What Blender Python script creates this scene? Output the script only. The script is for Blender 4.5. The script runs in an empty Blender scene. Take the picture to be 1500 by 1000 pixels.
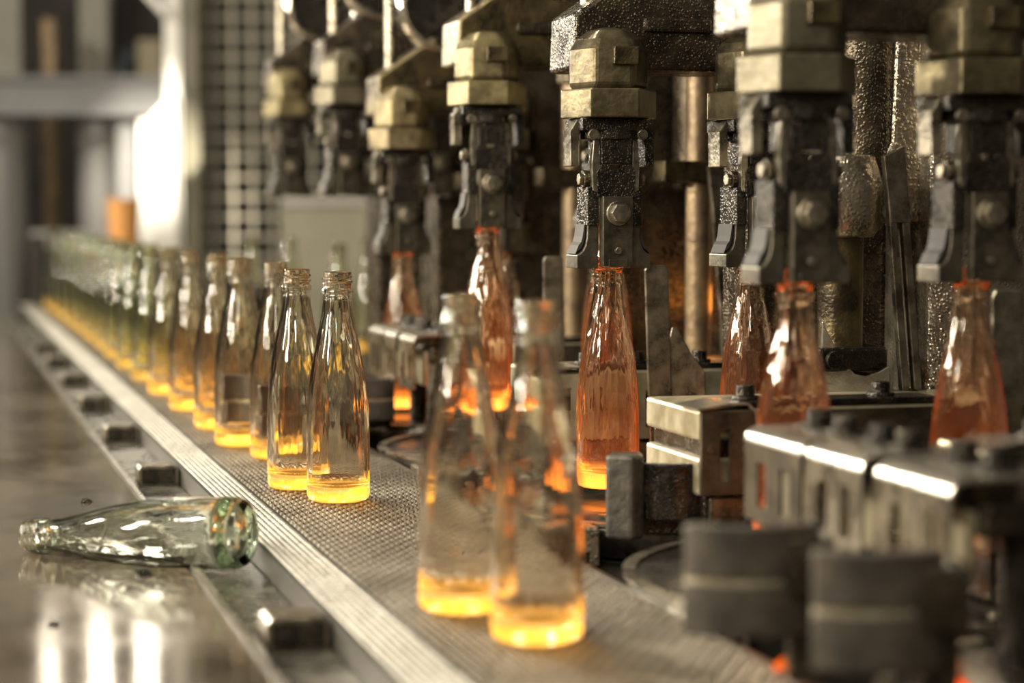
import bpy, bmesh, math, random
import numpy as np
from mathutils import Vector, Matrix
random.seed(7)
sc = bpy.context.scene
COL = sc.collection

# ------------------------------------------------------------------ camera
TH = math.atan(860/3000)            # the conveyor runs along +Y, the camera is turned 16 degrees towards the machine
PITCH = math.atan(192/3000)
CH = 0.267
cd = bpy.data.cameras.new('camera')
cd.lens = 72; cd.sensor_width = 36; cd.clip_start = .02; cd.clip_end = 100
cd.dof.use_dof = True; cd.dof.focus_distance = 1.93; cd.dof.aperture_fstop = 3.4; cd.dof.aperture_blades = 0
cam = bpy.data.objects.new('camera', cd); COL.objects.link(cam)
cam.location = (0, 0, CH); cam.rotation_euler = (math.pi/2 - PITCH, 0, -TH)
sc.camera = cam

# ------------------------------------------------------------------ world, lights, exposure
w = bpy.data.worlds.new('world'); sc.world = w; w.use_nodes = True
bg = w.node_tree.nodes['Background']; bg.inputs[0].default_value = (1.0, .88, .68, 1); bg.inputs[1].default_value = .075
sc.view_settings.view_transform = 'Standard'; sc.view_settings.look = 'None'
sc.view_settings.gamma = 1.0; sc.view_settings.exposure = 0.9; sc.view_settings.use_curve_mapping = False
sc.cycles.max_bounces = 28; sc.cycles.transmission_bounces = 24; sc.cycles.glossy_bounces = 6
sc.cycles.diffuse_bounces = 3; sc.cycles.transparent_max_bounces = 8
sc.cycles.sample_clamp_indirect = 6.0; sc.cycles.caustics_reflective = False; sc.cycles.caustics_refractive = False
sc.cycles.blur_glossy = .3

def area(name, loc, target, sx, sy, power, color, shape='RECTANGLE'):
    d = bpy.data.lights.new(name, 'AREA'); d.shape = shape; d.size = sx; d.size_y = sy; d.energy = power; d.color = color
    o = bpy.data.objects.new(name, d); COL.objects.link(o); o.location = loc
    o.rotation_euler = (Vector(target) - Vector(loc)).to_track_quat('-Z', 'Y').to_euler()
    return o
WARM = (1.0, .84, .56); CREAM = (1.0, .91, .75); COOL = (.86, .92, 1.0)
def spot(name, loc, target, power, color, angle, blend=.3, size=.08):
    d = bpy.data.lights.new(name, 'SPOT'); d.energy = power; d.color = color; d.spot_size = math.radians(angle); d.spot_blend = blend; d.shadow_soft_size = size
    o = bpy.data.objects.new(name, d); COL.objects.link(o); o.location = loc
    o.rotation_euler = (Vector(target) - Vector(loc)).to_track_quat('-Z', 'Y').to_euler(); return o
# hall lamps along the left side; two behind the camera added for highlights
for (x, y, z, p) in ((-1.6, .9, .75, 7), (-1.7, .8, 1.25, 8), (-1.7, 1.7, .70, 9), (-1.8, 1.8, 1.2, 11), (-1.8, 1.7, 1.75, 11), (-1.7, 2.7, .8, 10), (-1.8, 2.8, 1.4, 12),
                     (-1.6, 3.8, .75, 9), (-1.7, 3.9, 1.3, 12), (-1.5, 5.0, 1.0, 10), (-.5, -.6, 1.2, 3), (.3, -.5, 1.6, 3)):
    area('hall_and_fill_light', (x, y, z), (.55, 2.0, .2), .16, .22, p*1.35, CREAM)
for (x, p) in ((.42, .35), (.60, .9), (.77, .9), (.95, .35)):
    area('window_strip_light', (x, 7.62, 1.50), (.3, 1.5, -.1), .045, .55, p, CREAM)
for (x, y, z, p) in ((-.25, 2.4, 2.4, 10), (.15, 3.6, 2.4, 8), (-1.0, 5.2, 1.3, 26), (-1.1, 6.2, 1.2, 28), (-.25, .5, 1.9, 9)):
    area('overhead_fill_light', (x, y, z), (.4, 2.6, .0), .10, .10, p, CREAM, 'DISK')  # unseen lamps added to brighten the belt, far bottles and machine column
area('back_hall_fill', (-1.6, 5.9, 2.1), (-.2, 7.6, .3), .5, .5, 24, CREAM)  # added fill that lifts the back-left background
spot('table_end_fill_spot', (-.3, 6.3, 2.0), (-.30, 4.6, 0), 300, CREAM, 20)  # added spot producing the glare on the far table end
spot('post_fill_spot', (-.6, 4.4, 1.9), (.665, 6.45, .44), 850, CREAM, 9)  # added spot that makes the white post blaze

def at(px, py, d):
    """point at distance d along the optical axis that the photo shows at px, py"""
    f = Vector((math.sin(TH), math.cos(TH), 0)); r = Vector((math.cos(TH), -math.sin(TH), 0))
    return r*((px - 750)/3000*d) + f*d + Vector((0, 0, CH - (py - 308)/3000*d))

# ------------------------------------------------------------------ materials
def mat(name, color, rough=.5, metal=0.0, var=0.0, vscale=8.0, dark=None, bump=0.0, bscale=60.0, spec=.5, coat=0.0, rvar=0.0, stretch=None, stain=.5, beads=0.0):
    m = bpy.data.materials.new(name); m.use_nodes = True
    nt = m.node_tree; b = nt.nodes['Principled BSDF']
    b.inputs['Base Color'].default_value = (*color, 1); b.inputs['Roughness'].default_value = rough
    b.inputs['Metallic'].default_value = metal; b.inputs['Specular IOR Level'].default_value = spec
    b.inputs['Coat Weight'].default_value = coat; b.inputs['Coat Roughness'].default_value = .15
    tc = nt.nodes.new('ShaderNodeTexCoord'); src = tc.outputs['Object']
    if stretch:
        mp = nt.nodes.new('ShaderNodeMapping'); mp.inputs['Scale'].default_value = stretch
        nt.links.new(src, mp.inputs[0]); src = mp.outputs[0]
    if dark is not None:
        n = nt.nodes.new('ShaderNodeTexNoise'); n.inputs['Scale'].default_value = vscale; n.inputs['Detail'].default_value = 6
        n.inputs['Roughness'].default_value = .65
        r = nt.nodes.new('ShaderNodeValToRGB'); r.color_ramp.elements[0].position = stain - .13; r.color_ramp.elements[1].position = stain + .13
        r.color_ramp.elements[0].color = (*dark, 1); r.color_ramp.elements[1].color = (*color, 1)
        nt.links.new(src, n.inputs['Vector']); nt.links.new(n.outputs[0], r.inputs[0]); nt.links.new(r.outputs[0], b.inputs['Base Color'])
        if rvar:
            mr = nt.nodes.new('ShaderNodeMapRange'); mr.inputs['To Min'].default_value = rough - rvar; mr.inputs['To Max'].default_value = rough + rvar
            mr.inputs['From Min'].default_value = .35; mr.inputs['From Max'].default_value = .65
            nt.links.new(n.outputs[0], mr.inputs[0]); nt.links.new(mr.outputs[0], b.inputs['Roughness'])
    if bump:
        n2 = nt.nodes.new('ShaderNodeTexNoise'); n2.inputs['Scale'].default_value = bscale; n2.inputs['Detail'].default_value = 3
        bp = nt.nodes.new('ShaderNodeBump'); bp.inputs['Strength'].default_value = bump; bp.inputs['Distance'].default_value = .004
        nt.links.new(src, n2.inputs['Vector']); nt.links.new(n2.outputs[0], bp.inputs['Height']); nt.links.new(bp.outputs[0], b.inputs['Normal'])
    if beads:      # oil droplets and casting grain: small round bumps
        vo = nt.nodes.new('ShaderNodeTexVoronoi'); vo.feature = 'SMOOTH_F1'; vo.inputs['Scale'].default_value = beads; vo.inputs['Smoothness'].default_value = .3
        mr2 = nt.nodes.new('ShaderNodeMapRange'); mr2.inputs['From Min'].default_value = .0; mr2.inputs['From Max'].default_value = .55; mr2.inputs['To Min'].default_value = 1; mr2.inputs['To Max'].default_value = 0
        bp2 = nt.nodes.new('ShaderNodeBump'); bp2.inputs['Strength'].default_value = .55; bp2.inputs['Distance'].default_value = .0012
        nt.links.new(src, vo.inputs['Vector']); nt.links.new(vo.outputs['Distance'], mr2.inputs[0]); nt.links.new(mr2.outputs[0], bp2.inputs['Height']); nt.links.new(bp2.outputs[0], b.inputs['Normal'])
    return m

BRASS = mat('worn_brass', (.27, .215, .115), .36, .8, dark=(.06, .046, .026), vscale=26, bump=.07, bscale=120, rvar=.1)
CAPS = [mat('cap_grey_olive', (.15, .13, .085), .36, .75, dark=(.07, .058, .036), vscale=24, bump=.08, bscale=140, stain=.47),
        mat('cap_dark_olive', (.19, .155, .085), .33, .8, dark=(.035, .028, .017), vscale=20, bump=.10, bscale=160, stain=.5),
        mat('cap_olive_brass', (.25, .205, .10), .36, .8, dark=(.05, .04, .022), vscale=22, bump=.08, bscale=140, stain=.5)]
BRASSD = mat('oily_brass', (.17, .13, .06), .32, .8, dark=(.05, .04, .025), vscale=26, bump=.2, bscale=300, rvar=.1)
IRON = mat('oily_cast_iron', (.085, .066, .042), .25, .75, dark=(.035, .028, .02), vscale=34, beads=330, rvar=.1)
IRONG = mat('speckled_grey_casting', (.46, .40, .31), .27, .85, dark=(.30, .26, .195), vscale=25, beads=260, rvar=.12)
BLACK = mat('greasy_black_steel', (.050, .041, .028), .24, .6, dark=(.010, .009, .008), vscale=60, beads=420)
STEEL = mat('worn_tool_steel', (.34, .30, .225), .30, .9, dark=(.11, .095, .07), vscale=40, bump=.1, bscale=240, rvar=.08)
JAW = mat('tong_jaw_steel', (.17, .15, .11), .42, .8, dark=(.07, .06, .045), vscale=40, bump=.1, bscale=240)
BRIGHT = mat('polished_steel', (.62, .58, .50), .24, .9, dark=(.40, .36, .30), vscale=25, bump=.08, bscale=150)
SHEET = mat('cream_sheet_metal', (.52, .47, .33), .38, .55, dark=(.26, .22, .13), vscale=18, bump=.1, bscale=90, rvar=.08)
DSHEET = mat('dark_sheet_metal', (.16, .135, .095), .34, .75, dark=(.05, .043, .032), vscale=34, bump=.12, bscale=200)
CARBON = mat('graphite_pad', (.085, .070, .052), .45, .1, dark=(.032, .027, .021), vscale=40, bump=.25, bscale=180)
RUSTY = mat('rusty_pipe', (.24, .17, .09), .4, .6, dark=(.10, .07, .045), vscale=25, bump=.2, bscale=120)
CHROME = mat('chrome', (.80, .77, .70), .14, 1.0)
TABLE = mat('wet_steel_plate', (.25, .205, .145), .085, .6, dark=(.10, .08, .055), vscale=6, bump=.04, bscale=9, rvar=.05, stretch=(1, .6, 1))
STRIP = mat('inner_steel_strip', (.30, .28, .23), .27, .8, dark=(.12, .11, .09), vscale=14, bump=.25, bscale=40, rvar=.1)
DPLATE = mat('dead_plate_steel', (.09, .08, .065), .25, .75, dark=(.035, .03, .025), vscale=12, bump=.2, bscale=60, rvar=.1)
BELT = mat('woven_belt_steel', (.31, .27, .20), .30, .85, dark=(.14, .115, .08), vscale=9)
BELTE = mat('belt_edge_steel', (.50, .475, .41), .45, .6, dark=(.38, .355, .30), vscale=9)
BELTD = mat('belt_underside', (.05, .045, .035), .6, .4)
def matte(name, c, r=.7, dark=None, vs=4):
    return mat(name, c, r, 0, dark=dark, vscale=vs)
WHITE = matte('white_paint', (.85, .83, .76), .5)
GREYB = matte('grey_beam_paint', (.20, .20, .20), .6, (.14, .14, .14))
OLIVE = matte('olive_frame_paint', (.24, .22, .15), .5, (.18, .165, .11))
WIRE = matte('fence_wire', (.5, .46, .36), .5)
DBROWN = matte('dark_brown', (.045, .036, .028), .7, (.02, .017, .014))  # plain dark brown with darker noise patches
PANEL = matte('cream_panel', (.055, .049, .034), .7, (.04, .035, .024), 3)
CONC = matte('light_concrete', (.36, .34, .29), .8, (.25, .235, .20), 3)
ORANGE = matte('orange_plastic', (.72, .33, .09), .5)
HALLW = matte('hall_wall_paint', (.10, .088, .065), .8, (.05, .043, .032), 1.2)
FLOOR = matte('hall_floor_concrete', (.16, .145, .12), .6, (.09, .08, .065), 3)

def glass(name, tint, base_col, base_e, body_col, body_e, body_top=.13, base_top=.016, wob=.12):
    m = bpy.data.materials.new(name); m.use_nodes = True
    nt = m.node_tree; N = nt.nodes; L = nt.links
    for n in list(N): N.remove(n)
    out = N.new('ShaderNodeOutputMaterial')
    g = N.new('ShaderNodeBsdfGlass'); g.inputs['Color'].default_value = (*tint, 1); g.inputs['Roughness'].default_value = 0.0; g.inputs['IOR'].default_value = 1.5
    tc = N.new('ShaderNodeTexCoord')
    mp = N.new('ShaderNodeMapping'); mp.inputs['Scale'].default_value = (1, 1, .16); L.new(tc.outputs['Object'], mp.inputs[0])
    no = N.new('ShaderNodeTexNoise'); no.inputs['Scale'].default_value = 150; no.inputs['Detail'].default_value = 1; L.new(mp.outputs[0], no.inputs['Vector'])
    bp = N.new('ShaderNodeBump'); bp.inputs['Strength'].default_value = wob; bp.inputs['Distance'].default_value = .004
    L.new(no.outputs[0], bp.inputs['Height']); L.new(bp.outputs[0], g.inputs['Normal'])
    L.new(g.outputs[0], out.inputs['Surface'])
    if not (base_e or body_e):                 # cold soda glass: green where it is thick
        va = N.new('ShaderNodeVolumeAbsorption'); va.inputs['Color'].default_value = (.55, .92, .35, 1); va.inputs['Density'].default_value = 15; L.new(va.outputs[0], out.inputs['Volume'])
    if base_e or body_e:                       # freshly formed glass glows through its thickness, most at the heavy base
        sx = N.new('ShaderNodeSeparateXYZ'); L.new(tc.outputs['Object'], sx.inputs[0])
        def ramp(top, e, col, powr):
            mr = N.new('ShaderNodeMapRange'); mr.inputs['From Min'].default_value = top; mr.inputs['From Max'].default_value = 0
            L.new(sx.outputs['Z'], mr.inputs[0])
            pw = N.new('ShaderNodeMath'); pw.operation = 'POWER'; pw.inputs[1].default_value = powr; L.new(mr.outputs[0], pw.inputs[0])
            ml = N.new('ShaderNodeMath'); ml.operation = 'MULTIPLY'; ml.inputs[1].default_value = e; L.new(pw.outputs[0], ml.inputs[0])
            em = N.new('ShaderNodeEmission'); em.inputs['Color'].default_value = (*col, 1); L.new(ml.outputs[0], em.inputs['Strength'])
            return em
        e1 = ramp(base_top, base_e, base_col, 1.0); e2 = ramp(body_top, body_e, body_col, 1.2)
        a1 = N.new('ShaderNodeAddShader')
        L.new(e1.outputs[0], a1.inputs[0]); L.new(e2.outputs[0], a1.inputs[1]); L.new(a1.outputs[0], out.inputs['Volume'])
    return m
YEL = (1.0, .50, .035); ORA = (1.0, .25, .03)
G_COOL = glass('cold_clear_glass', (.995, 1.0, .99), YEL, 0, ORA, 0)
G_FAR = glass('cooling_glass', (.978, .988, .925), YEL, 16, ORA, .6)
G_WARM = glass('warm_glass', (.98, .965, .92), YEL, 27, ORA, 4.2, body_top=.12, base_top=.014)  # body glow also stands in for orange light refracted from hot bottles
G_HOT = glass('hot_glass', (1.0, .92, .84), (1.0, .36, .03), 30, (1.0, .18, .03), 15, body_top=.17, base_top=.022, wob=.25)

# ------------------------------------------------------------------ mesh helpers
class MB:
    def __init__(s): s.v = []; s.f = []
    def add(s, vs, fs):
        o = len(s.v); s.v += [tuple(p) for p in vs]; s.f += [tuple(i + o for i in f) for f in fs]; return s
    def box(s, x0, x1, y0, y1, z0, z1):
        return s.add([(x0,y0,z0),(x1,y0,z0),(x1,y1,z0),(x0,y1,z0),(x0,y0,z1),(x1,y0,z1),(x1,y1,z1),(x0,y1,z1)],
              [(0,3,2,1),(4,5,6,7),(0,1,5,4),(1,2,6,5),(2,3,7,6),(3,0,4,7)])
    def prism(s, pts, a, b, axis='y'):
        """polygon pts extruded from a to b along axis"""
        n = len(pts)
        def P(p, t):
            return (p[0], t, p[1]) if axis == 'y' else ((t, p[0], p[1]) if axis == 'x' else (p[0], p[1], t))
        vs = [P(p, a) for p in pts] + [P(p, b) for p in pts]
        fs = [tuple(range(n)), tuple(range(2*n-1, n-1, -1))] + [(i, i+n, (i+1) % n + n, (i+1) % n) for i in range(n)]
        return s.add(vs, fs)
    def lathe(s, prof, seg=32, c=(0,0,0), closed=False, rot=0.0):
        n = len(prof); o = []
        for (r, z) in prof:
            for k in range(seg):
                t = rot + 2*math.pi*k/seg; o.append((c[0]+r*math.cos(t), c[1]+r*math.sin(t), c[2]+z))
        fs = []
        for i in range(n if closed else n-1):
            j = (i+1) % n
            for k in range(seg):
                k2 = (k+1) % seg; fs.append((i*seg+k, i*seg+k2, j*seg+k2, j*seg+k))
        if not closed:
            fs.append(tuple(range(seg-1, -1, -1))); fs.append(tuple((n-1)*seg+k for k in range(seg)))
        return s.add(o, fs)
    def cyl(s, p0, p1, r, seg=16, r1=None, rot=0.0):
        p0 = Vector(p0); p1 = Vector(p1); d = (p1-p0).normalized()
        u = d.orthogonal().normalized() if abs(d.z) < .99 else Vector((1,0,0)); v = d.cross(u)
        r1 = r if r1 is None else r1
        vs = [p0 + (u*math.cos(rot+2*math.pi*k/seg)+v*math.sin(rot+2*math.pi*k/seg))*r for k in range(seg)]
        vs += [p1 + (u*math.cos(rot+2*math.pi*k/seg)+v*math.sin(rot+2*math.pi*k/seg))*r1 for k in range(seg)]
        fs = [tuple(range(seg-1,-1,-1)), tuple(range(seg, 2*seg))] + [(k, (k+1)%seg, (k+1)%seg+seg, k+seg) for k in range(seg)]
        return s.add(vs, fs)
    def tube(s, path, r, seg=10):
        path = [Vector(p) for p in path]; n = len(path); vs = []; up = None
        for i, p in enumerate(path):
            d = (path[min(i+1,n-1)] - path[max(i-1,0)]).normalized()
            u = (up - d*up.dot(d)).normalized() if up is not None else d.orthogonal().normalized()
            up = u; v = d.cross(u); rr = r[i] if isinstance(r, (list, tuple)) else r
            vs += [p + (u*math.cos(2*math.pi*k/seg)+v*math.sin(2*math.pi*k/seg))*rr for k in range(seg)]
        fs = [tuple(range(seg-1,-1,-1)), tuple((n-1)*seg+k for k in range(seg))]
        for i in range(n-1):
            for k in range(seg):
                k2 = (k+1) % seg; fs.append((i*seg+k, i*seg+k2, (i+1)*seg+k2, (i+1)*seg+k))
        return s.add(vs, fs)
    def arc_plate(s, c, r0, r1, a0, a1, z0, z1, n=14):
        """plate bent round a vertical axis at c, between radii r0, r1"""
        vs = []; fs = []
        for i in range(n+1):
            t = a0 + (a1-a0)*i/n; ct, st = math.cos(t), math.sin(t)
            vs += [(c[0]+r0*ct,c[1]+r0*st,z0),(c[0]+r1*ct,c[1]+r1*st,z0),(c[0]+r1*ct,c[1]+r1*st,z1),(c[0]+r0*ct,c[1]+r0*st,z1)]
        for i in range(n):
            a = i*4; b = a+4
            for k in range(4): fs.append((a+k, a+(k+1)%4, b+(k+1)%4, b+k))
        fs += [(3,2,1,0), (4*n, 4*n+1, 4*n+2, 4*n+3)]
        return s.add(vs, fs)
    def build(s, name, m, parent=None, bevel=0.0, smooth=False, seg=2, loc=None, rotz=0.0):
        me = bpy.data.meshes.new(name); me.from_pydata(s.v, [], s.f); 
        bm = bmesh.new(); bm.from_mesh(me); bmesh.ops.recalc_face_normals(bm, faces=bm.faces); bm.to_mesh(me); bm.free()
        me.materials.append(m)
        o = bpy.data.objects.new(name, me); COL.objects.link(o); o.parent = parent
        if smooth: me.shade_smooth()
        if smooth == 'auto': me.set_sharp_from_angle(angle=math.radians(38))
        if bevel:
            b = o.modifiers.new('edge', 'BEVEL'); b.width = bevel; b.segments = seg; b.limit_method = 'ANGLE'; b.angle_limit = math.radians(35)
        if loc is not None: o.location = loc
        o.rotation_euler.z = rotz
        return o
def tag(o, label, cat=None, group=None, kind=None):
    if label: o['label'] = label
    if cat: o['category'] = cat
    if group: o['group'] = group
    if kind: o['kind'] = kind
    return o
def empty(name, loc=(0,0,0), rotz=0.0):
    o = bpy.data.objects.new(name, None); COL.objects.link(o); o.location = loc; o.rotation_euler.z = rotz; o.empty_display_size = .05
    return o
def copy_tree(o, parent=None):
    c = o.copy(); COL.objects.link(c); c.parent = parent
    for ch in [x for x in o.children]: copy_tree(ch, c)
    return c

# ------------------------------------------------------------------ setting: floor, walls
MB().box(-9, 6, -4, 14, -.92, -.86).build('floor', FLOOR)['kind'] = 'structure'
MB().box(-9, 6, 13.6, 13.8, -.86, 5.0).build('wall_back', HALLW)['kind'] = 'structure'
MB().box(1.30, 1.36, .2, 4.9, -.86, 2.2).build('wall_right', DBROWN)['kind'] = 'structure'

# ------------------------------------------------------------------ steel table beside the conveyor
tb = empty('steel_table', (-.6, 2.6, -.86))
def rel(o, root): o.parent = root; o.matrix_parent_inverse = Matrix.Translation(root.location).inverted(); return o
rel(MB().box(-2.6, .205, .2, 5.2, -.055, -.0275).build('table_plate', TABLE, bevel=.002), tb)
rel(MB().box(.2135, .2630, .2, 5.6, -.055, -.0315).build('inner_strip', STRIP, bevel=.0015), tb)
rel(MB().box(.2045, .2135, .2, 5.2, -.057, -.025).build('edge_bead', BRIGHT, bevel=.002), tb)
for (x, y) in ((-2.5, .4), (-2.5, 5.0), (.1, .4), (.1, 5.0)):
    rel(MB().box(x-.04, x+.04, y-.04, y+.04, -.86, -.055).build('leg', DSHEET), tb)
tag(tb, 'wet brown steel table plate running along the belt, bottle lying on it', 'table')
bl = None
blk_lab = ['black-fronted steel block closest to the camera, at the bottom edge',
           'steel block just behind the lying bottle, touching belt edge',
           'steel block second behind the lying bottle along belt edge',
           'steel block third behind the lying bottle along belt edge',
           'steel block fourth behind the lying bottle along belt edge',
           'steel block fifth behind the lying bottle along belt edge, blurred',
           'steel block sixth behind the lying bottle, almost lost in glare']
for i, lab in enumerate(blk_lab):
    y = 1.385 + .4325*(i + (i > 0))
    if bl is None:
        bl = MB().prism([(-.022, 0), (.022, 0), (.022, .017), (.016, .022), (-.018, .022), (-.022, .018)], -.02, .02).build('steel_block', STEEL, bevel=.001)
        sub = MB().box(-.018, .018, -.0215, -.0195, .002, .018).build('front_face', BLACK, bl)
        o = bl
    else: o = copy_tree(bl)
    o.location = (.2405, y, -.0315); o.rotation_euler.z = random.uniform(-.02, .02)
    tag(o, lab, 'block', 'steel blocks along the belt edge')

# ------------------------------------------------------------------ conveyor belt
cv = empty('conveyor_belt', (.37, 3.6, -.86))
rel(MB().box(.2640, .489, .3, 6.2, -.03, -.004).build('belt_bed', BELTD), cv)
rel(MB().box(.30, .44, .5, 6.1, -.86, -.031).build('conveyor_frame', DSHEET), cv)
rel(MB().box(.4885, .4945, .3, 6.2, -.05, -.001).build('side_rail', DSHEET, bevel=.001), cv)
def weave(name, x0, x1, y0, y1, cx, cy, gap, m, hh=.0038, top=.62):
    nx = int((x1-x0)/cx); ny = int((y1-y0)/cy)
    ix, iy = np.meshgrid(np.arange(nx), np.arange(ny)); ix = ix.ravel(); iy = iy.ravel()
    px = x0 + (ix + .5)*cx + np.where(iy % 2, cx*.0, 0); py = y0 + (iy + .5 + np.where(ix % 2, .5, 0))*cy
    hx = cx/2 - gap; hy = cy/2 - gap
    rng = np.random.default_rng(3); zt = rng.normal(0, .00018, len(px)); tx = rng.normal(0, .00012, len(px))
    sg = [(-1,-1),(1,-1),(1,1),(-1,1)]
    V = np.zeros((len(px), 8, 3))
    for k, (a, b) in enumerate(sg):
        V[:, k, 0] = px + a*hx; V[:, k, 1] = py + b*hy; V[:, k, 2] = -hh
        V[:, k+4, 0] = px + a*hx*top; V[:, k+4, 1] = py + b*hy*top; V[:, k+4, 2] = zt + b*tx - .0004
    F = np.array([(4,5,6,7),(0,1,5,4),(1,2,6,5),(2,3,7,6),(3,0,4,7)])
    faces = (np.arange(len(px))[:, None, None]*8 + F[None]).reshape(-1, 4)
    me = bpy.data.meshes.new(name); nv = len(px)*8; nf = len(faces)
    me.vertices.add(nv); me.vertices.foreach_set('co', V.reshape(-1))
    me.loops.add(nf*4); me.loops.foreach_set('vertex_index', faces.reshape(-1).astype(np.int32))
    me.polygons.add(nf); me.polygons.foreach_set('loop_start', (np.arange(nf)*4).astype(np.int32))
    me.update(calc_edges=True); me.validate(); me.materials.append(m)
    o = bpy.data.objects.new(name, me); COL.objects.link(o); rel(o, cv); o['kind'] = 'stuff'; return o
weave('edge_links', .2650, .3065, .85, 6.2, .0055, .012, .0005, BELTE, hh=.0016, top=.8)
weave('woven_links', .3075, .488, .85, 6.2, .0058, .0185, .0008, BELT, hh=.0032, top=.60)
for o in list(cv.children): o.location.z -= .0075
tag(cv, 'woven steel mesh conveyor belt carrying the glowing bottles', 'conveyor')

# ------------------------------------------------------------------ bottles
def bottle_mesh(name, m):
    outer = [(.0001,.0040),(.012,.0034),(.020,.0016),(.0235,.0004),(.0258,.0),(.0283,.0016),(.0296,.0046),(.030,.009),(.030,.03),(.030,.07),
             (.0294,.085),(.0276,.104),(.0246,.124),(.0209,.143),(.0172,.160),(.0149,.172),(.0137,.182),(.0134,.1895),
             (.0147,.1908),(.0150,.1922),(.0147,.1936),(.0131,.1948),(.0130,.206),(.0133,.2085),(.0128,.2100)]
    inner = [(.0108,.2100),(.0102,.2085),(.0100,.190),(.0106,.178),(.0126,.167),(.0150,.156),(.0182,.141),(.0218,.122),(.0246,.102),
             (.0263,.084),(.0268,.07),(.0268,.03),(.0265,.020),(.0245,.0155),(.019,.0132),(.010,.0122),(.0001,.0118)]
    outer = [(r, z*1.033) for r, z in outer]; inner = [(r, z*1.033) for r, z in inner]
    mb = MB().lathe(outer + inner, 40)
    o = mb.build(name, m, smooth=True)
    th = []
    for k in range(2*28+1):
        t = 2*math.pi*k/28; fade = min(1, k/6, (56-k)/6); th.append((.0131*math.cos(t), .0131*math.sin(t), .2030 + .0048*k/28))
    rad = [.0003 + .0013*min(1, k/5, (56-k)/5) for k in range(57)]
    MB().tube(th, rad, 6).build('screw_thread', m, o, smooth=True)
    return o
protos = {}
def bottle(kind, loc, label, group=None, rot=None):
    m = {'cool': G_COOL, 'far': G_FAR, 'warm': G_WARM, 'hot': G_HOT}[kind]
    if kind not in protos: protos[kind] = o = bottle_mesh('glass_bottle', m)
    else: o = copy_tree(protos[kind])
    o.location = loc
    if rot is not None: o.rotation_euler = rot
    else: o.rotation_euler.z = random.uniform(0, 6.28)
    tag(o, label, 'bottle', group); return o
XL, XR = .353, .3745
BZ = -.0075
def yrow(px, X):
    d = X*3000/(math.cos(TH)*(px + 110)); l = (px-750)/3000*d
    return d*math.cos(TH) - l*math.sin(TH)
GB = 'bottles standing in pairs on the belt'
bottle('warm', (XL, yrow(676, XL), BZ), 'blurred warm clear bottle nearest the camera, inner one of the pair', GB)
bottle('warm', (XR, yrow(787, XR), BZ), 'biggest blurred clear bottle with bright yellow glowing base nearest camera', GB)
bottle('warm', (XL, yrow(434, XL), BZ), 'sharp clear bottle half hidden behind the sharpest bottle on the belt', GB)
bottle('warm', (XR, yrow(494, XR), BZ), 'sharpest clear bottle with screw thread and amber glowing base on belt', GB)
bottle('warm', (XL, yrow(350, XL), BZ), 'clear bottle with two dark pads right behind its lower half', GB)
bottle('warm', (XR, yrow(404, XR), BZ), 'clear bottle on belt behind the sharp pair, pads at its base', GB)
ords = ['fourth', 'fifth', 'sixth', 'seventh', 'eighth', 'ninth', 'tenth', 'eleventh', 'twelfth', 'thirteenth', 'fourteenth', 'fifteenth', 'sixteenth']
yb = 2.50
for i, od in enumerate(ords):
    k = 'warm' if i < 3 else 'far'
    bottle(k, (XL + random.uniform(-.006, .002), yb + .085, BZ), f'clear bottle on table side of the {od} pair back along the belt', GB)
    bottle(k, (XR + random.uniform(-.004, .004), yb + random.uniform(-.015, .015), BZ), f'clear bottle on machine side of the {od} pair back along the belt', GB)
    yb += (.255, .26, .25, .27, .27, .28, .28, .3, .3, .3, .3, .3, .3)[i]

# lying bottle: rests on its heel and its finish
bp_ = Vector((0, 0, 0))
th_ax = math.radians(180 - (-TH*180/math.pi) )
base_pt = at(352, 772, 1.665); neck_pt = at(30, 772, 1.755)
axis = Vector((neck_pt.x - base_pt.x, neck_pt.y - base_pt.y, 0)).normalized()
tilt = math.asin((.030 - .0150)/.195)
axis3 = Vector((axis.x*math.cos(tilt), axis.y*math.cos(tilt), -math.sin(tilt)))
q = Vector((0, 0, 1)).rotation_difference(axis3)
o = bottle('cool', (base_pt.x, base_pt.y, -.0175 + .0302*math.cos(tilt) ), 'cold greenish clear bottle lying on its side on the steel table', None, q.to_euler())
o.location.z = -.0272 + .0301*math.cos(tilt) + .009*math.sin(tilt)

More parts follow.
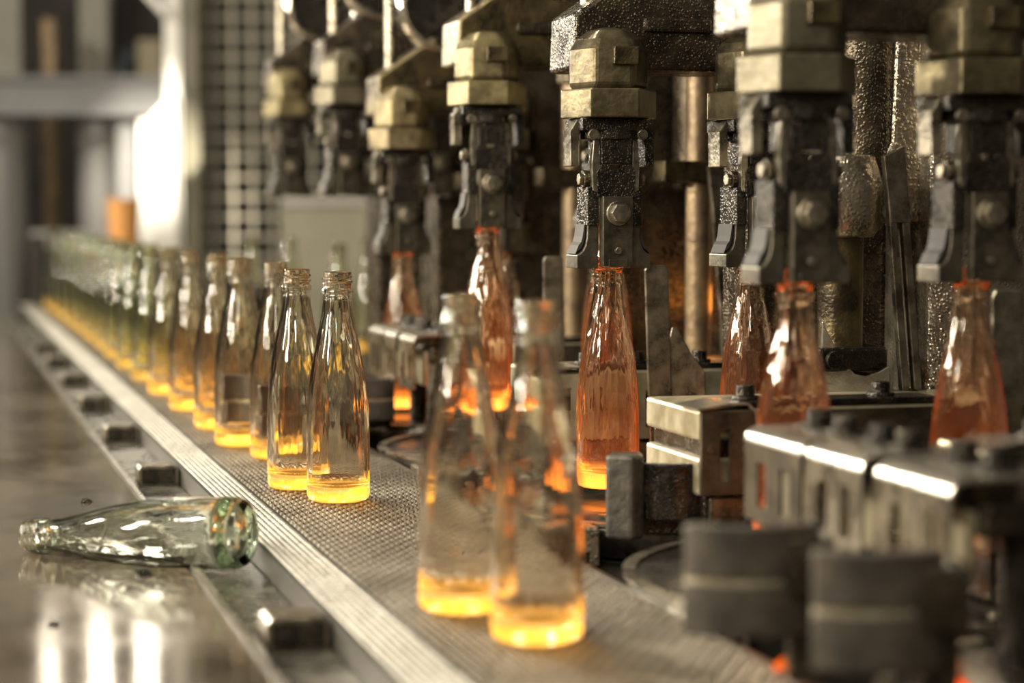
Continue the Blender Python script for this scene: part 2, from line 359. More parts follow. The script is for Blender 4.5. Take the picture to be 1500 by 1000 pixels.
# ------------------------------------------------------------------ takeout arms with tongs
Y0, DY, X1, X2 = 1.401, .4325, .62, .765
def hexpts(R, rot, ch=0.0):
    return [(R*math.cos(rot + math.pi/3*k), R*math.sin(rot + math.pi/3*k)) for k in range(6)]
HR = math.radians(-90 - 16 + 6 + 30)
def make_head():
    cap = MB().lathe([(.0335,.166),(.0385,.168),(.0385,.203),(.0330,.2125),(.022,.221),(.010,.224)], 6, rot=HR).build('brass_cap', BRASS, bevel=.0045, seg=3)
    def s(mb, n, m, bv=.0008, sm=False): return mb.build(n, m, cap, bevel=bv, smooth=sm)
    s(MB().prism(hexpts(.0455, HR), .1395, .1665, 'z'), 'hex_collar', BRASS, .0015)
    s(MB().box(-.008, .016, -.040, -.028, .188, .2045), 'cap_lug', BRASSD, .0012)
    s(MB().box(-.034, .034, -.026, .028, .128, .1393), 'base_plate', BLACK)
    s(MB().cyl((0,0,.120), (0,0,.130), .028, 20), 'neck_ring', BLACK)
    for sx in (-1, 1):
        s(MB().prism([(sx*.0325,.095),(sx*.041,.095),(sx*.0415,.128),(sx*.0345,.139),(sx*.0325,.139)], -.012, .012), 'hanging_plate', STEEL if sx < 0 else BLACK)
        s(MB().cyl((sx*.024, -.025, .124), (sx*.024, -.029, .124), .0052, 12), 'cap_screw', STEEL)
        s(MB().prism([(sx*.0155,.070),(sx*.0225,.072),(sx*.0235,.098),(sx*.0215,.119),(sx*.0165,.119)], -.022, -.014), 'link_bar', STEEL)
        s(MB().cyl((sx*.0215,-.008,.083), (sx*.0285,-.008,.083), .0085, 14), 'pivot_bolt', IRON)
        s(MB().cyl((sx*.0285,-.008,.083), (sx*.0325,-.008,.083), .0058, 6), 'pivot_nut', STEEL)
        s(MB().box(min(sx*.016,sx*.0268), max(sx*.016,sx*.0268), -.020, .014, .040, .076), 'jaw_shank', BLACK)
        # tong jaw: swept foot, flaring outwards
        prof = [(.0155, .0), (.0362, .0), (.0362, .0125), (.0335, .0135), (.0300, .0165), (.0275, .0215), (.0262, .028), (.0255, .041), (.0155, .041)]
        s(MB().prism([(sx*a, b) for a, b in prof], -.0165, .018), 'tong_jaw', JAW, .0009)
        s(MB().prism([(sx*(a+.0004), b+.0135) for a, b in [(.0362,.0),(.0350,.002),(.0305,.0050),(.0282,.0095),(.0268,.0155),(.0262,.0275),(.0274,.0275),(.0290,.016),(.0305,.011),(.0330,.008),(.0362,.0)]], -.0125, .014), 'jaw_hollow_shade', DBROWN, 0)  # thin dark piece painting the shade inside the hollow of the jaw
    s(MB().box(-.0148, .0148, -.024, .016, .097, .1215), 'spring_block', BLACK)
    s(MB().prism([(-.0185,.066),(.0185,.066),(.0190,.090),(.0150,.0965),(.006,.0965),(.005,.092),(-.005,.092),(-.006,.0965),(-.015,.0965),(-.0190,.090)], -.0235, -.012), 'neck_plate', BLACK)
    s(MB().box(-.0145, .0145, -.0285, -.0180, .002, .067), 'front_plate', DSHEET)
    s(MB().cyl((0,-.0285,.0515), (0,-.0310,.0515), .0118, 20), 'bolt_washer', STEEL)
    s(MB().cyl((0,-.0310,.0515), (0,-.0375,.0515), .0092, 6, rot=.25), 'hex_bolt', STEEL, .0009)
    s(MB().cyl((0,-.0285,.0165), (0,-.0310,.0165), .0034, 12), 'small_screw', STEEL)
    s(MB().box(-.0095, .0095, -.0305, -.0286, .0015, .0088), 'latch_plate', DSHEET)
    return cap
head0 = make_head()
arm_lab = ['dark takeout arm closest to camera, top right, twin tongs gripping two bottles',
           'sharp oily takeout arm in centre with tongs gripping two bottles',
           'takeout arm with tongs raised highest, above the blurred bottle pair',
           'brass-capped takeout arm just left of the raised takeout arm',
           'far takeout arm with empty tongs, second from the wire fence',
           'farthest takeout arm with empty tongs, beside the wire fence']
DZ = [.0, .0, .033, -.004, .075, .078]
arms = []
hot_pos = []
hp = 0
for k in range(6):
    yk = Y0 + DY*k; zb = .213 + DZ[k]
    yk += [0, 0, 0, 0, -.035, .02][k]
    a = empty('takeout_arm', (X1, yk, zb))
    tag(a, arm_lab[k], 'machine arm', 'takeout arms above the dead plates')
    # casting: gabled bridge carrying both heads, running back to the machine
    W = X2 - X1
    pr = [(-.033,.186),(W+.06,.186),(W+.12,.20),(.675,.20),(.675,.30),(W+.08,.262),(W-.02,.252),(W-.06,.262),(.048,.292),(-.031,.238)]
    MB().prism(pr, .006, .085).build('casting', [IRON, IRON, BRASSD, BRASSD, IRON, IRON][k] if k in (2,3) else IRON, a, bevel=.004, seg=3)
    MB().prism([(.036,.222),(W-.04,.222),(W-.04,.236),(.036,.236)], .001, .007).build('casting_rib', IRON, a, bevel=.003)
    MB().cyl((.062,.02,.335), (.062,.075,.335), .056, 40).build('hub_drum', BLACK, a, bevel=.002, smooth='auto')
    rim = []
    for t in range(41): rim.append((.062 + .060*math.cos(2*math.pi*t/40), .012, .335 + .060*math.sin(2*math.pi*t/40)))
    MB().lathe([(.060 + .0065*math.cos(u*math.pi/5), .011*math.sin(u*math.pi/5)) for u in range(10)], 56, closed=True).build('hub_rim', CHROME, a, smooth=True)
    r_ = a.children[-1]; r_.location = (.062, .014, .335); r_.rotation_euler = (math.pi/2, 0, 0)
    MB().cyl((-.004,.05,.225), (-.004,.05,.47), .008, 14).build('guide_rod', STEEL, a, smooth='auto')
    MB().cyl((.055,-.004,.352), (.055,-.004,.52), .0085, 14).build('lift_rod', BRASS if k == 4 else STEEL, a, smooth='auto')
    for j, hx in enumerate((0, W)):
        h = head0 if hp == 0 else copy_tree(head0)
        hp += 1; h.parent = a; h.location = (hx, 0, 0)
        h.rotation_euler.z = [(0, .0), (0, .12), (-.05, 0), (.03, .1), (.12, .1), (.1, .05)][k][j]
        cm = [(CAPS[0], CAPS[1]), (CAPS[1], CAPS[1]), (CAPS[2], CAPS[1]), (BRASS, CAPS[1]), (CAPS[0], CAPS[0]), (CAPS[2], CAPS[0])][k][j]
        for q_ in [h] + [c for c in h.children if c.name.startswith('hex_collar')]:
            q_.material_slots[0].link = 'OBJECT'; q_.material_slots[0].material = cm
    arms.append(a)
HOT = [(0,'hot blurred copper-tinted bottle held in the tongs right of the central machine','A'),]
labs = {(0,0):'hot copper-tinted bottle hanging in near tongs just right of centre', (0,1):'hot orange-edged bottle hanging at far right edge under blurred tongs',
        (1,0):'sharp orange-glowing bottle hanging from the central tongs over dead plate', (1,1):'hot pinkish bottle in tongs partly hidden behind near blurred tongs',
        (2,0):'orange bottle lifted highest, hanging behind the near blurred pair', (2,1):'orange bottle mostly hidden behind the sharp hanging bottle',
        (3,0):'blurred rosy bottle hanging from brass-capped far tongs', (3,1):'blurred bottle hanging behind the highest lifted orange bottle'}
for (k, j), lab in labs.items():
    z = arms[k].location.z - .2070
    bottle('hot', ((X1, X2)[j], arms[k].location.y, z), lab, 'hot bottles hanging from tongs')

# ------------------------------------------------------------------ machine bed, dead plates
mb_ = MB().box(.495, 1.295, .35, 4.8, -.86, -.036).build('machine_bed', BLACK, bevel=.003)
tag(mb_, 'black oily machine bed under the dead plates beside the belt', 'machine')
dl = ['round-edged dead plate in near right corner under blurred pusher pads', 'glossy dead plate below right near hanging bottles, behind pusher pads',
      'glossy round-edged dead plate below the sharp hanging bottle', 'dark dead plate behind the near blurred bottle pair',
      'far dead plate behind the sharp pair of bottles', 'farther dead plate below empty tongs', 'second farthest but one dead plate towards the wire fence',
      'second farthest dead plate towards the wire fence', 'farthest dead plate before the wire fence']
for i in range(9):
    y = Y0 + DY*(i-1)
    d = MB().lathe([(.200,0),(.205,.002),(.207,.022),(.205,.0275),(.200,.0295)], 64).build('dead_plate', DPLATE, smooth='auto', loc=(.702, y-.01, -.0355))
    MB().lathe([(.198,.0),(.2085,.0),(.2085,.0030),(.198,.0030)], 64, c=(0,0,.0285), closed=True).build('rim', STEEL, d, smooth='auto')
    for t in range(5):
        aa = math.radians(200 + t*22)
        MB().cyl((.17*math.cos(aa), .17*math.sin(aa), .0295), (.17*math.cos(aa), .17*math.sin(aa), .0335), .006, 10).build('screw_head', STEEL, d)
    tag(d, dl[i], 'plate', 'dead plates')
# guide blocks at the belt edge
gl = ['blurred low steel guide block at belt edge in front of near pads', 'low steel guide block at belt edge by the near right pads', 'rough low dark guide block at belt edge behind near bottle pair',
      'far low guide block at belt edge', ]
for i, (x, y, l) in enumerate(((.515, 1.30, .05), (.525, 1.66, .045), (.515, 2.08, .06), (.515, 2.60, .06))):
    g = MB().box(-.0225, .0225, -l/2, l/2, 0, .034).build('guide_block', IRONG, bevel=.002, loc=(x, y, -.0355))
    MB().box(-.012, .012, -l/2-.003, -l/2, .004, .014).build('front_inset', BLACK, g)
    tag(g, gl[i], 'block', 'guide blocks at the belt edge')

# ------------------------------------------------------------------ mould-side bracket units between the sections
def bolt(mb, x, y, z, r=.008, h=.012):
    mb.cyl((x,y,z), (x,y,z+.003), r*1.5, 16); mb.cyl((x,y,z+.003), (x,y,z+h), r, 12)
    return mb
def slotted(mb, y0, y1, x0, x1, z0, z1, slots):
    """plate in the XZ plane with rectangular slots [(sx0,sx1,sz0,sz1)] sorted along x"""
    cx = x0
    for (a, b, c, d) in slots:
        mb.box(cx, a, y0, y1, z0, z1); mb.box(a, b, y0, y1, z0, c); mb.box(a, b, y0, y1, d, z1); cx = b
    mb.box(cx, x1, y0, y1, z0, z1); return mb
def bracket_unit(x, y0, y1, label, L=.30, dark=True):
    """block with ribbed end face towards the belt, a dark slotted plate towards the camera and bolts on top"""
    r = empty('bracket_unit', (x, y0, -.0295)); D = y1 - y0
    top = .136
    for (z0, z1, n, m) in ((.060, .092, 'lower_rail', SHEET), (.106, .132, 'upper_rail', SHEET)):
        MB().box(0, L, .004, D, z0, z1).build(n, m, r, bevel=.003)
    MB().box(.006, L, .006, D-.004, .0245, .106).build('core_block', IRON, r, bevel=.002)
    MB().box(.010, L, .002, .012, .0245, .058).build('foot_plate', STEEL, r, bevel=.001)
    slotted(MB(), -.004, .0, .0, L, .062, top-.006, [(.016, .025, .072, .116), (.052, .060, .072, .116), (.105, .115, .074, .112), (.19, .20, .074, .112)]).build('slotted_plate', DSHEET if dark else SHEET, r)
    for hx in (.008, .038, .145): MB().cyl((hx, -.0045, .10), (hx, -.0065, .10), .0032, 10).build('rivet', STEEL, r)
    for hx in (.022, .045, .13): MB().cyl((hx, .0015, .035), (hx, -.002, .035), .0075, 14).build('socket_screw', BLACK, r)
    # thin folded sheet on top
    MB().prism([(-.004,.132),(.022,.136),(.040,.136),(.046,.130),(.048,.118),(.0495,.118),(.048,.131),(.041,.1375),(.022,.1375),(-.004,.1335)], -.005, .05).build('folded_clip', BRIGHT, r)
    MB().box(.035, .22, .006, .045, top-.004, top+.002).build('top_strap', BLACK, r, bevel=.001)
    for bx in (.05, .105, .175): bolt(MB(), bx, .025, top+.002).build('cap_bolt', BLACK, r, bevel=.0006)
    tag(r, label, 'machine part', 'bracket units between sections'); return r
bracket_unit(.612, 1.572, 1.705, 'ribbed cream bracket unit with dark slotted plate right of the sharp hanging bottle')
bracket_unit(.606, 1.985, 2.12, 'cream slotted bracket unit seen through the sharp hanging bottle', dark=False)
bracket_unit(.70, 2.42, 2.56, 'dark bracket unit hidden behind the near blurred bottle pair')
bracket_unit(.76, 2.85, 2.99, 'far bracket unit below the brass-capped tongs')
bracket_unit(.700, 1.255, 1.33, 'bracket unit under the two near hot bottles at right', L=.28)

# ------------------------------------------------------------------ sweepout pushers: pads on arms with slotted carriage
def pad(root, c, a0, a1, R=.045, z0=.0, z1=.058, name='pusher_pad', single=False):
    if single:
        p = MB().arc_plate((0,0), R, R+.010, a0, a1, 0, z1-z0).build(name, BLACK, root, bevel=.0015, smooth='auto'); p.location = (c[0], c[1], z0); return p
    p = MB().arc_plate((0,0), R, R+.012, a0, a1, 0, (z1-z0)*.47).build(name, CARBON, root, bevel=.0012, smooth='auto')
    p.location = (c[0], c[1], z0)
    MB().arc_plate((0,0), R, R+.012, a0, a1, (z1-z0)*.53, z1-z0).build('upper_pad', CARBON, p, bevel=.0012, smooth='auto')
    MB().arc_plate((0,0), R+.001, R+.0105, a0, a1, (z1-z0)*.465, (z1-z0)*.535).build('spacer_strip', SHEET, p, smooth='auto')
    return p
def carriage(x, y0, y1, z, label, loc=None, rotz=0.0):
    """sweepout carriage: folded slotted sheet covers along Y above a bar, open brackets towards the belt"""
    r = empty('sweepout_carriage', (x, y0, z), rotz); L = y1 - y0
    MB().box(.02, .10, 0, L, .03, .05).build('carrier_bar', IRON, r, bevel=.003)
    n = 3; seg = L/n
    for i in range(n):
        a = i*seg + (.004 if i != 1 else .016); b = (i+1)*seg - .004; w_ = b - a
        # slotted cover plate facing the belt with rounded upper fold
        mb = MB(); t = .0025
        s1, s2, s3, s4 = a + w_*.18, a + w_*.36, a + w_*.60, a + w_*.78
        mb.box(0, t, a, s1, .0, .055); mb.box(0, t, s2, s3, .0, .055); mb.box(0, t, s4, b, .0, .055)
        for (p, q_) in ((s1, s2), (s3, s4)): mb.box(0, t, p, q_, .0, .010); mb.box(0, t, p, q_, .042, .055)
        c = mb.build('slotted_cover', DSHEET if i == 2 else STEEL, r)
        arc = [(.0, .055)] + [(.010 - .010*math.cos(u), .055 + .010*math.sin(u)) for u in (.4, .8, 1.2, 1.57)] + [(.07, .066), (.07, .0635)] + [(.010 - .0075*math.cos(u), .055 + .0075*math.sin(u)) for u in (1.57, 1.0, .5, 0)]
        me = MB()
        vs = [(p[0], a, p[1]) for p in arc] + [(p[0], b, p[1]) for p in arc]; k = len(arc)
        me.add(vs, [tuple(range(k)), tuple(range(2*k-1, k-1, -1))] + [(j, j+k, (j+1) % k + k, (j+1) % k) for j in range(k)])
        me.build('folded_edge', BRIGHT, c, smooth='auto')
        MB().box(.022, .05, a+.01, b-.01, .0505, .0625).build('brass_pad', BRASSD, r, bevel=.002)
        MB().box(.014, .019, a+.004, b-.004, .004, .045).build('inner_plate', SHEET, r)
        for bx in (.28, .72): bolt(MB(), .045, a + w_*bx, .066, .009, .012).build('cap_bolt', BLACK, r, bevel=.0006)
    for yy in (.03, L-.03): MB().cyl((.06, yy, .03), (.06, yy, -.0055-z), .012, 14).build('support_post', BLACK, r, smooth='auto')
    tag(r, label, 'machine part', 'sweepout carriages'); return r
carriage(.556, 1.035, 1.345, .050, 'blurred steel carriage with bright folded edges at right foreground')
c2 = carriage(.556, 2.36, 2.62, .054, 'dark slotted carriage with bolts right of the sharp bottle pair')
carriage(.53, 3.62, 3.86, .054, 'far blurred carriage behind the rows of clear bottles')
def pusher(loc, rotz, label, pads, z0=0, arm_to=None):
    r = empty('sweepout_pusher', loc, rotz)
    for (x, y, a0, a1, R, zz0, zz1) in pads: pad(r, (x, y), math.radians(a0), math.radians(a1), R, zz0, zz1)
    if arm_to:
        for q_ in arm_to: MB().box(*q_).build('push_arm', IRON, r, bevel=.002)
    tag(r, label, 'pusher', 'sweepout pushers'); return r
# near pair of pads over the belt edge, bottom right
pn = at(1090, 870, 1.13)
pusher((at(1085, 800, 1.17).x, at(1085, 800, 1.17).y, -.0055), -TH, 'blurred dark twin-layer pusher pad near bottom right, with pale stripe',
       [(0.005, .050, 232, 318, .048, .028, .092)], arm_to=[(.02, .055, -.005, .03, .05, .085), (.03, .05, .0, .02, .0, .05)])
pusher((at(1275, 800, 1.07).x, at(1275, 800, 1.07).y, -.0055), -TH, 'brownish twin-layer pusher pad in bottom right corner, with pale stripe',
       [(0.005, .050, 235, 308, .048, .030, .094)], arm_to=[(.02, .055, -.005, .03, .05, .085), (.03, .05, .0, .02, .0, .05)])
# pusher below the sharp hanging bottle
pp = at(950, 780, 1.70)
r = pusher((pp.x, pp.y, -.0055), -TH, 'black pusher finger and curved pad below the sharp hanging bottle',
       [])
pad(r, (.018, .058), math.radians(243), math.radians(304), .056, .014, .062, single=True)
MB().prism([(-.036,-.012),(-.014,-.020),(-.004,-.012),(-.004,.014),(-.03,.016)], .0, .070, 'z').build('finger_post', CARBON, r, bevel=.003)
MB().box(-.006, .05, .010, .03, .0, .018).build('foot', IRON, r, bevel=.001)
# pads pushing the third pair of bottles onto the belt
for (px, X, lab) in ((345, XL, 'flat dark pusher pad right behind the bottle of the third pair, table side'), (404, XR, 'flat dark pusher pad behind the bottle of the third pair, machine side')):
    yy = yrow(px, X)
    r = pusher((X, yy, -.006), -TH, lab, [(0, 0, 46, 134, .0325, .012, .076)], arm_to=[(-.012, .03, .044, .058, .035, .045)])
r = pusher((.53, 2.49, -.0055), 0, 'black block-shaped pusher under the dark slotted carriage', [(.0, .05, 235, 300, .05, .012, .064)])
MB().box(-.022, .030, .012, .05, .0, .060).build('pad_block', BLACK, r, bevel=.002)

# ------------------------------------------------------------------ upright deflector blades
bl_lab = ['tall thin steel blade standing right of the sharp hanging bottle', 'thin steel blade right of the near blurred bottle pair',
          'wide steel blade at right edge beside the hot bottle', 'short curved steel blade leaning beside the tall thin blade']
def blade(px0, px1, py0, py1, d, lean, label, h0=None, m=STEEL):
    p = at((px0+px1)/2, py1, d); hw = (px1-px0)/2*d/3000; H = (py1-py0)*d/3000
    z0 = -.028
    o = MB().prism([(-hw, z0-p.z), (hw, z0-p.z), (hw+lean, H*.97), (hw*.75+lean, H), (-hw*.8+lean, H), (-hw+lean, H*.95)], -.003, .003).build('deflector_blade', m, bevel=.0012, loc=p, rotz=-TH+.15)
    MB().box(-hw*.9, hw*.9, .003, .02, z0-p.z, z0-p.z+.02).build('foot', BLACK, o)
    return tag(o, label, 'blade', 'deflector blades')
blade(955, 990, 388, 540, 2.06, -.008, bl_lab[0])
blade(800, 830, 375, 500, 2.30, -.004, bl_lab[1])
blade(1452, 1500, 424, 640, 1.62, .0, bl_lab[2])
p = at(1005, 545, 2.08)
o = MB().prism([(-.022, -.13), (.022, -.13), (.020, .0), (.006, .018), (-.008, .045), (-.014, .046), (-.020, .02)], -.003, .003).build('deflector_blade', STEEL, bevel=.001, loc=p, rotz=-TH)
tag(o, bl_lab[3], 'blade', 'deflector blades')
# curved chute blade in front of the dark cylinder
p = at(1205, 470, 1.86); 
mbb = MB(); pts = [(0, 0), (.006, -.012), (.018, -.036), (.030, -.048), (.040, -.050), (.052, -.046), (.062, -.040)]
prof = [(a, b) for a, b in pts] + [(.062, -.2), (-.004, -.2)]
o = mbb.prism(prof, -.002, .002).build('chute_blade', BRIGHT, bevel=.001, loc=p, rotz=-TH); tag(o, 'curved bright-edged steel chute blade below the dark cylinder', 'blade')

# ------------------------------------------------------------------ machine columns, cylinders, pipes behind the tongs
def column(k, label):
    yk = Y0 + DY*k
    r = empty('machine_column', (.93, yk - .07, -.0295))
    MB().prism([(-.035,-.045),(.012,-.06),(.07,-.05),(.09,.06),(-.03,.06)], 0, 1.0, 'z').build('post_casting', IRONG, r, bevel=.006, seg=3)
    MB().box(-.16, .10, .06, .16, .0, 1.0).build('back_casting', IRON, r, bevel=.006)
    # lug and recess at the top
    MB().prism([(-.075,.285),(-.03,.285),(-.03,.47),(-.058,.47),(-.062,.36),(-.075,.34)], -.02, .03).build('lug', IRONG, r, bevel=.005, seg=3)
    MB().cyl((-.075,.01,.32), (-.075,.01,.48), .030, 28).build('boss', IRON, r, smooth='auto', bevel=.003)
    # slotted bar leaning against the casting
    sb = MB(); lean = .030
    for (a, b) in ((-.062, -.0545), (-.0495, -.042)):
        sb.prism([(a, .02), (b, .02), (b-lean, .34), (a-lean, .34)], -.068, -.060)
    sb.prism([(-.0620-lean*.8,.285),(-.042-lean*.8,.285),(-.042-lean*1.05,.355),(-.0620-lean*1.05,.345)], -.0685, -.0600)
    sb.build('slotted_bar', STEEL, r, bevel=.0008)
    MB().cyl((-.064,-.06,.125), (-.064,-.075,.125), .009, 8).build('bar_bolt', IRON, r)
    if k > 1: tag(r, label, 'machine frame', 'machine columns'); return r
    # dark cylinder with flange, brass sleeve above
    MB().lathe([(.0,.0),(.028,.02),(.030,.115),(.0315,.118),(.0315,.130),(.029,.132),(.029,.146)], 28, c=(-.118,-.03,0)).build('cylinder', BLACK, r, smooth='auto')
    MB().box(-.152, -.084, -.062, .0, .150, .172).build('flange_block', BLACK, r, bevel=.003)
    MB().cyl((-.139,-.0615,.161), (-.139,-.068,.161), .0085, 18).build('flange_screw', BLACK, r, bevel=.001)
    MB().cyl((-.118,-.03,.172), (-.118,-.03,.275), .021, 24).build('sleeve', BRASSD, r, smooth='auto')
    MB().lathe([(.030,.0),(.036,.01),(.038,.05),(.03,.075)], 24, c=(-.118,-.03,.272)).build('sleeve_head', IRONG, r, smooth='auto', bevel=.002)
    tag(r, label, 'machine frame', 'machine columns'); return r
clab = ['oily speckled machine column with slotted bar right of centre', 'machine column with slotted bar behind the pinkish hanging bottle', 'dark machine column behind the central tongs',
        'dark machine column behind the raised tongs', 'farthest dark machine column behind the empty tongs']
for i in range(1, 6): column(i, clab[i-1])
for (k, lab) in ((2, 'brown vertical pipe with square clamp, orange-lit at its lower edge'), (3, 'dark vertical pipe behind the central tongs'), (4, 'far vertical pipe between raised and brass-capped tongs')):
    yk = Y0 + DY*k
    x, y = {2: (.846, yk - .085), 3: (.83, yk - .1), 4: (.83, yk - .1)}[k]
    r = empty('clamped_pipe', (x, y, -.0295))
    MB().cyl((0,0,.10), (0,0,.47), .0155, 24).build('pipe', RUSTY, r, smooth='auto')
    MB().lathe([(.021,.462),(.024,.465),(.024,.485),(.018,.488)], 6).build('pipe_nut', IRON, r, bevel=.001)
    MB().box(-.050, .028, -.022, .018, .328, .352).build('clamp', BRASSD, r, bevel=.002)
    MB().cyl((.012,-.022,.34), (.012,-.027,.34), .005, 10).build('clamp_screw', STEEL, r)
    MB().lathe([(.034,.0245),(.034,.10),(.036,.102),(.036,.128),(.030,.132),(.0165,.132)], 28, c=(.0,0,0)).build('pipe_socket', RUSTY, r, smooth='auto')
    tag(r, lab, 'pipe', 'clamped pipes')
g_ = bpy.data.lights.new('mould_glow_light', 'POINT'); g_.energy = .06; g_.color = (1, .36, .06); g_.shadow_soft_size = .02
go = bpy.data.objects.new('mould_glow_light', g_); COL.objects.link(go); go.location = (.876, Y0 + DY*2 - .090, .165)

# ------------------------------------------------------------------ bottles standing on the far dead plates
for (px, d, X, lab) in ((369, 4.35, 0, 'blurred far bottle before the wire fence, left of two'), (425, 4.25, 0, 'blurred far bottle before the wire fence, right of two'),
                        (496, 3.5, 0, 'blurred bottle behind the neck of the sharpest bottle'), (541, 4.0, 0, 'blurred far bottle right of the sharpest bottle, on dead plate'),
                        (634, 3.62, 0, 'blurred far bottle standing right of the rosy hanging bottle')):
    q_ = at(px, 500, d); bottle('far', (q_.x, q_.y, -.0060), lab, 'bottles standing on far dead plates')

# ------------------------------------------------------------------ far hall: fence, posts, beam, clutter
def cbox(name, m, px0, px1, py0, py1, d, th=.1, bevel=.004):
    p = at((px0+px1)/2, (py0+py1)/2, d); hw = (px1-px0)/2*d/3000; hh = (py1-py0)/2*d/3000
    return MB().box(-hw, hw, 0, th, -hh, hh).build(name, m, bevel=bevel, loc=p, rotz=-TH)
def tofloor(name, m, px0, px1, py0, d, th=.1, bevel=.004):
    p = at((px0+px1)/2, py0, d); hw = (px1-px0)/2*d/3000
    return MB().box(-hw, hw, 0, th, -.86, p.z).build(name, m, bevel=bevel, loc=(p.x, p.y, 0), rotz=-TH)
D1 = 6.6
f = empty('wire_fence', (at(430, 0, D1).x, at(430, 0, D1).y, -.86), -TH)
s_ = D1/3000
MB().box((265-430)*s_, (298-430)*s_, -.03, .04, 0, 2.2).build('frame_post', OLIVE, f, bevel=.003)
MB().box((640-430)*s_, (665-430)*s_, -.03, .04, 0, 2.2).build('frame_post', OLIVE, f, bevel=.003)
ztop = 2.2
for i, px in enumerate(range(314, 640, 29)):
    MB().cyl(((px-430)*s_, 0, .02), ((px-430)*s_, 0, ztop-.02), .0045, 6).build('wire', WIRE, f)
for i, py in enumerate(range(-30, 480, 29)):
    z = CH - (py-308)*s_ + .86
    MB().cyl(((298-430)*s_, .006, z), ((640-430)*s_, .006, z), .0042, 6).build('wire', WIRE, f)
tag(f, 'olive-framed wire mesh fence behind the far tongs', 'fence')
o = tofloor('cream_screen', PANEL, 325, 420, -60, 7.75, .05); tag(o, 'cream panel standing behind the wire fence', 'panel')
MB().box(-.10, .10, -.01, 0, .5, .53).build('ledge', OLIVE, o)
o = tofloor('opening_block', DBROWN, 296, 560, 280, 7.4, .3); tag(o, 'added block standing for the dark opening low behind the wire fence', 'opening')  # dark box added where a dark opening lies behind the fence
o = tofloor('grey_cover', OLIVE, 412, 570, 288, 5.4, .2); tag(o, 'grey-green sheet cover low behind the empty tongs', 'machine cover')
MB().box(-.14, .14, -.01, 0, CH+.01, CH+.034).build('top_rail', CONC, o)
o = tofloor('hall_partition', DBROWN, 410, 900, -200, 8.2, .05); tag(o, 'brown hall partition beyond the fence, behind the tongs', 'partition')

# white post, lit by an added spot, with guard plate
p = at(256, 308, 6.3)
r = empty('white_post', (p.x, p.y, -.86), -TH); s2 = 6.3/3000
MB().box((244-256)*s2, (268-256)*s2, 0, .05, 0, 2.6).build('post', WHITE, r, bevel=.003)
zz = lambda py: CH - (py-308)*s2 + .86
MB().prism([((205-256)*s2, zz(420)), ((262-256)*s2, zz(420)), ((262-256)*s2, zz(140)), ((246-256)*s2, zz(150)), ((228-256)*s2, zz(168)), ((222-256)*s2, zz(176)), ((207-256)*s2, zz(178))], -.02, 0).build('guard_plate', WHITE, r, bevel=.003)
MB().prism([((205-256)*s2, zz(-14)), ((213-256)*s2, zz(-22)), ((250-256)*s2, zz(16)), ((248-256)*s2, zz(32))], -.02, .02).build('diagonal_brace', WHITE, r, bevel=.003)
tag(r, 'glaring white steel post with guard plate at back left', 'post')

o = cbox('grey_beam', GREYB, -60, 243, 112, 170, 6.5, .12)
for sx in (-.30, .2): MB().box(sx-.03, sx+.03, .04, .10, -.86-o.location.z, -.06).build('post', GREYB, o); tag(o, 'grey horizontal steel beam crossing the upper left', 'beam')
MB().box(-.33, .33, -.012, 0, -.062, -.045).build('lower_flange', GREYB, o); MB().box(-.33, .33, -.012, 0, .045, .062).build('upper_flange', GREYB, o)
def post(name, m, px0, px1, py0, d, lab, cat):
    o = tofloor(name, m, px0, px1, py0, d, .08); tag(o, lab, cat)
    return o
o = post('concrete_column', CONC, -40, 36, -80, 7.6, 'pale concrete column at the left edge behind the beam', 'column')
o = post('concrete_column', CONC, 120, 162, -80, 7.4, 'pale concrete column crossing behind the grey beam', 'column')
o = post('rusty_pipe', RUSTY, 66, 86, 30, 7.2, 'thin rusty brown upright pipe behind the grey beam', 'pipe')
o = post('dark_partition', DBROWN, 30, 122, -80, 8.2, 'dark partition between the two pale columns', 'panel')
o = post('dark_partition', DBROWN, 160, 262, -80, 8.6, 'dark partition left of the white post', 'panel')
b_ = MB().box(-.02, .02, -.02, 0, -.09, .09).build('brace', matte('faded_blue_paint', (.16, .20, .23), .6), o); b_.location = (-.08, 0, .86); b_.rotation_euler.y = .5
o = tofloor('cream_board', matte('cream_board_paint', (.55, .48, .33), .6), 205, 240, 60, 8.1, .05); tag(o, 'cream board above the grey beam by the white post', 'board')
for (px0, px1, lab) in ((-30, 42, 'grey tapered hopper at left edge under the beam'), (118, 178, 'grey tapered hopper under the beam by the white post')):
    p = at((px0+px1)/2, 260, 6.7); hw = (px1-px0)/2*6.7/3000
    h = MB().lathe([(hw*.75,-.45),(hw*1.0,-.1),(hw*1.0,.16),(hw*.9,.2)], 24).build('hopper', mat('hopper_grey', (.33,.32,.31), .5, .3), smooth='auto', loc=p)
    MB().lathe([(hw*1.0,.10),(hw*1.06,.10),(hw*1.06,.13),(hw*1.0,.13)], 24, closed=True).build('band', CONC, h)
    for (sx) in (-1, 1): MB().box(sx*hw*.7-.012, sx*hw*.7+.012, -.012, .012, -.86-p.z, -.3).build('leg', DSHEET, h)
    tag(h, lab, 'hopper')
p = at(183, 320, 6.0)
o = MB().prism([(-.06,-.86),(.06,-.86),(.05,p.z-.142),(-.05,p.z-.142)], -.05, .05).build('bucket_stand', DSHEET, bevel=.003, loc=(p.x, p.y, 0), rotz=-TH); MB().box(-.065, .065, -.055, .055, p.z-.1420, p.z-.1402).build('top_board', OLIVE, o); tag(o, 'low stand carrying the orange bucket', 'stand')
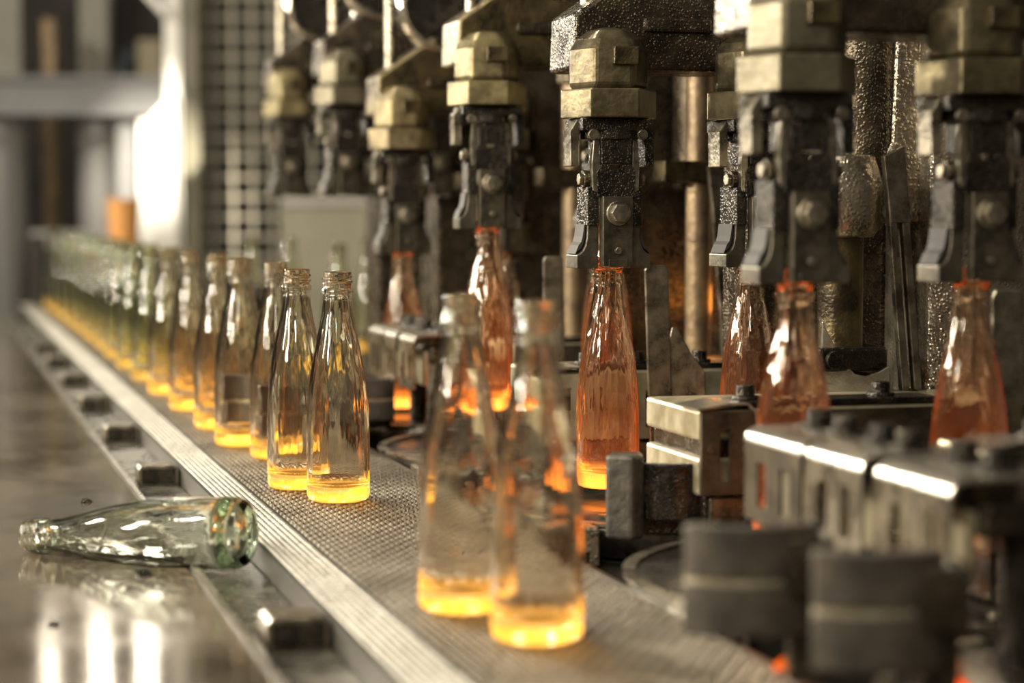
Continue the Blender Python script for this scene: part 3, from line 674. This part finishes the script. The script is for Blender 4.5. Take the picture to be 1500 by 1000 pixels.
o = MB().lathe([(.038,-.14),(.046,.02),(.046,.05),(.040,.056)], 20).build('orange_bucket', ORANGE, smooth='auto', loc=p)
MB().lathe([(.043,.05),(.050,.05),(.050,.058),(.043,.058)], 20, closed=True).build('rim', ORANGE, o); tag(o, 'orange plastic bucket beside the white post', 'bucket')
o = cbox('cream_shelf', WHITE, 45, 215, 338, 362, 6.9, .25); tag(o, 'bright cream shelf behind the farthest bottles', 'shelf')
for sx in (-.17, .17): MB().box(sx-.015, sx+.015, .02, .05, -1.15, -.02).build('leg', DSHEET, o)
o = tofloor('dark_stand', DBROWN, 42, 62, 345, 6.4, .06); tag(o, 'dark upright stand at the end of the steel table', 'stand')

# small chips on the table
for (px, py, s, lab, m) in ((203, 832, .006, 'small dark chip on the table in front of lying bottle', BLACK), (122, 727, .005, 'small dark speck on the table behind lying bottle', BLACK),
                            (70, 905, .004, 'tiny dark chip at lower left of the table', BLACK), (118, 612, .004, 'tiny chip far back on the steel table', STEEL)):
    d = 3000*.287/(py-308); p = at(px, py, d)
    o = MB().prism([(-s,0),(s*.9,0),(s*.5,s*.8),(-s*.3,s*.6)], -s, s*.7).build('metal_chip', m, loc=(p.x, p.y, -.0275), rotz=px); tag(o, lab, 'chip', 'chips on the table')

# glowing lumps added for orange reflections on the dead plate
G_GLINT = glass('glint_glow', (1, .8, .6), (1.0, .22, .02), 40, (1.0, .2, .02), 10, body_top=.02, base_top=.02)
for (px, py, d, z, sz, lab) in ((1158, 893, 1.21, -.0058, .010, 'added orange lump for a reflection on dead plate between the two near pads'),
                                (1395, 905, 1.16, -.0058, .012, 'added dull orange lump for a reflection on dead plate right of the brownish pad')):
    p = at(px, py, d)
    o = MB().add([(-sz,-sz*.5,0),(sz,-sz*.6,0),(sz*.7,sz*.6,0),(-sz*.8,sz*.5,0),(-sz*.3,-sz*.1,sz*.7),(sz*.5,0,sz*.55)], [(0,3,2,1),(0,1,5,4),(1,2,5),(2,3,4,5),(3,0,4)]).build('glint_lump', G_GLINT, loc=(p.x, p.y, z))
    tag(o, lab, 'glint', 'added reflection glints')
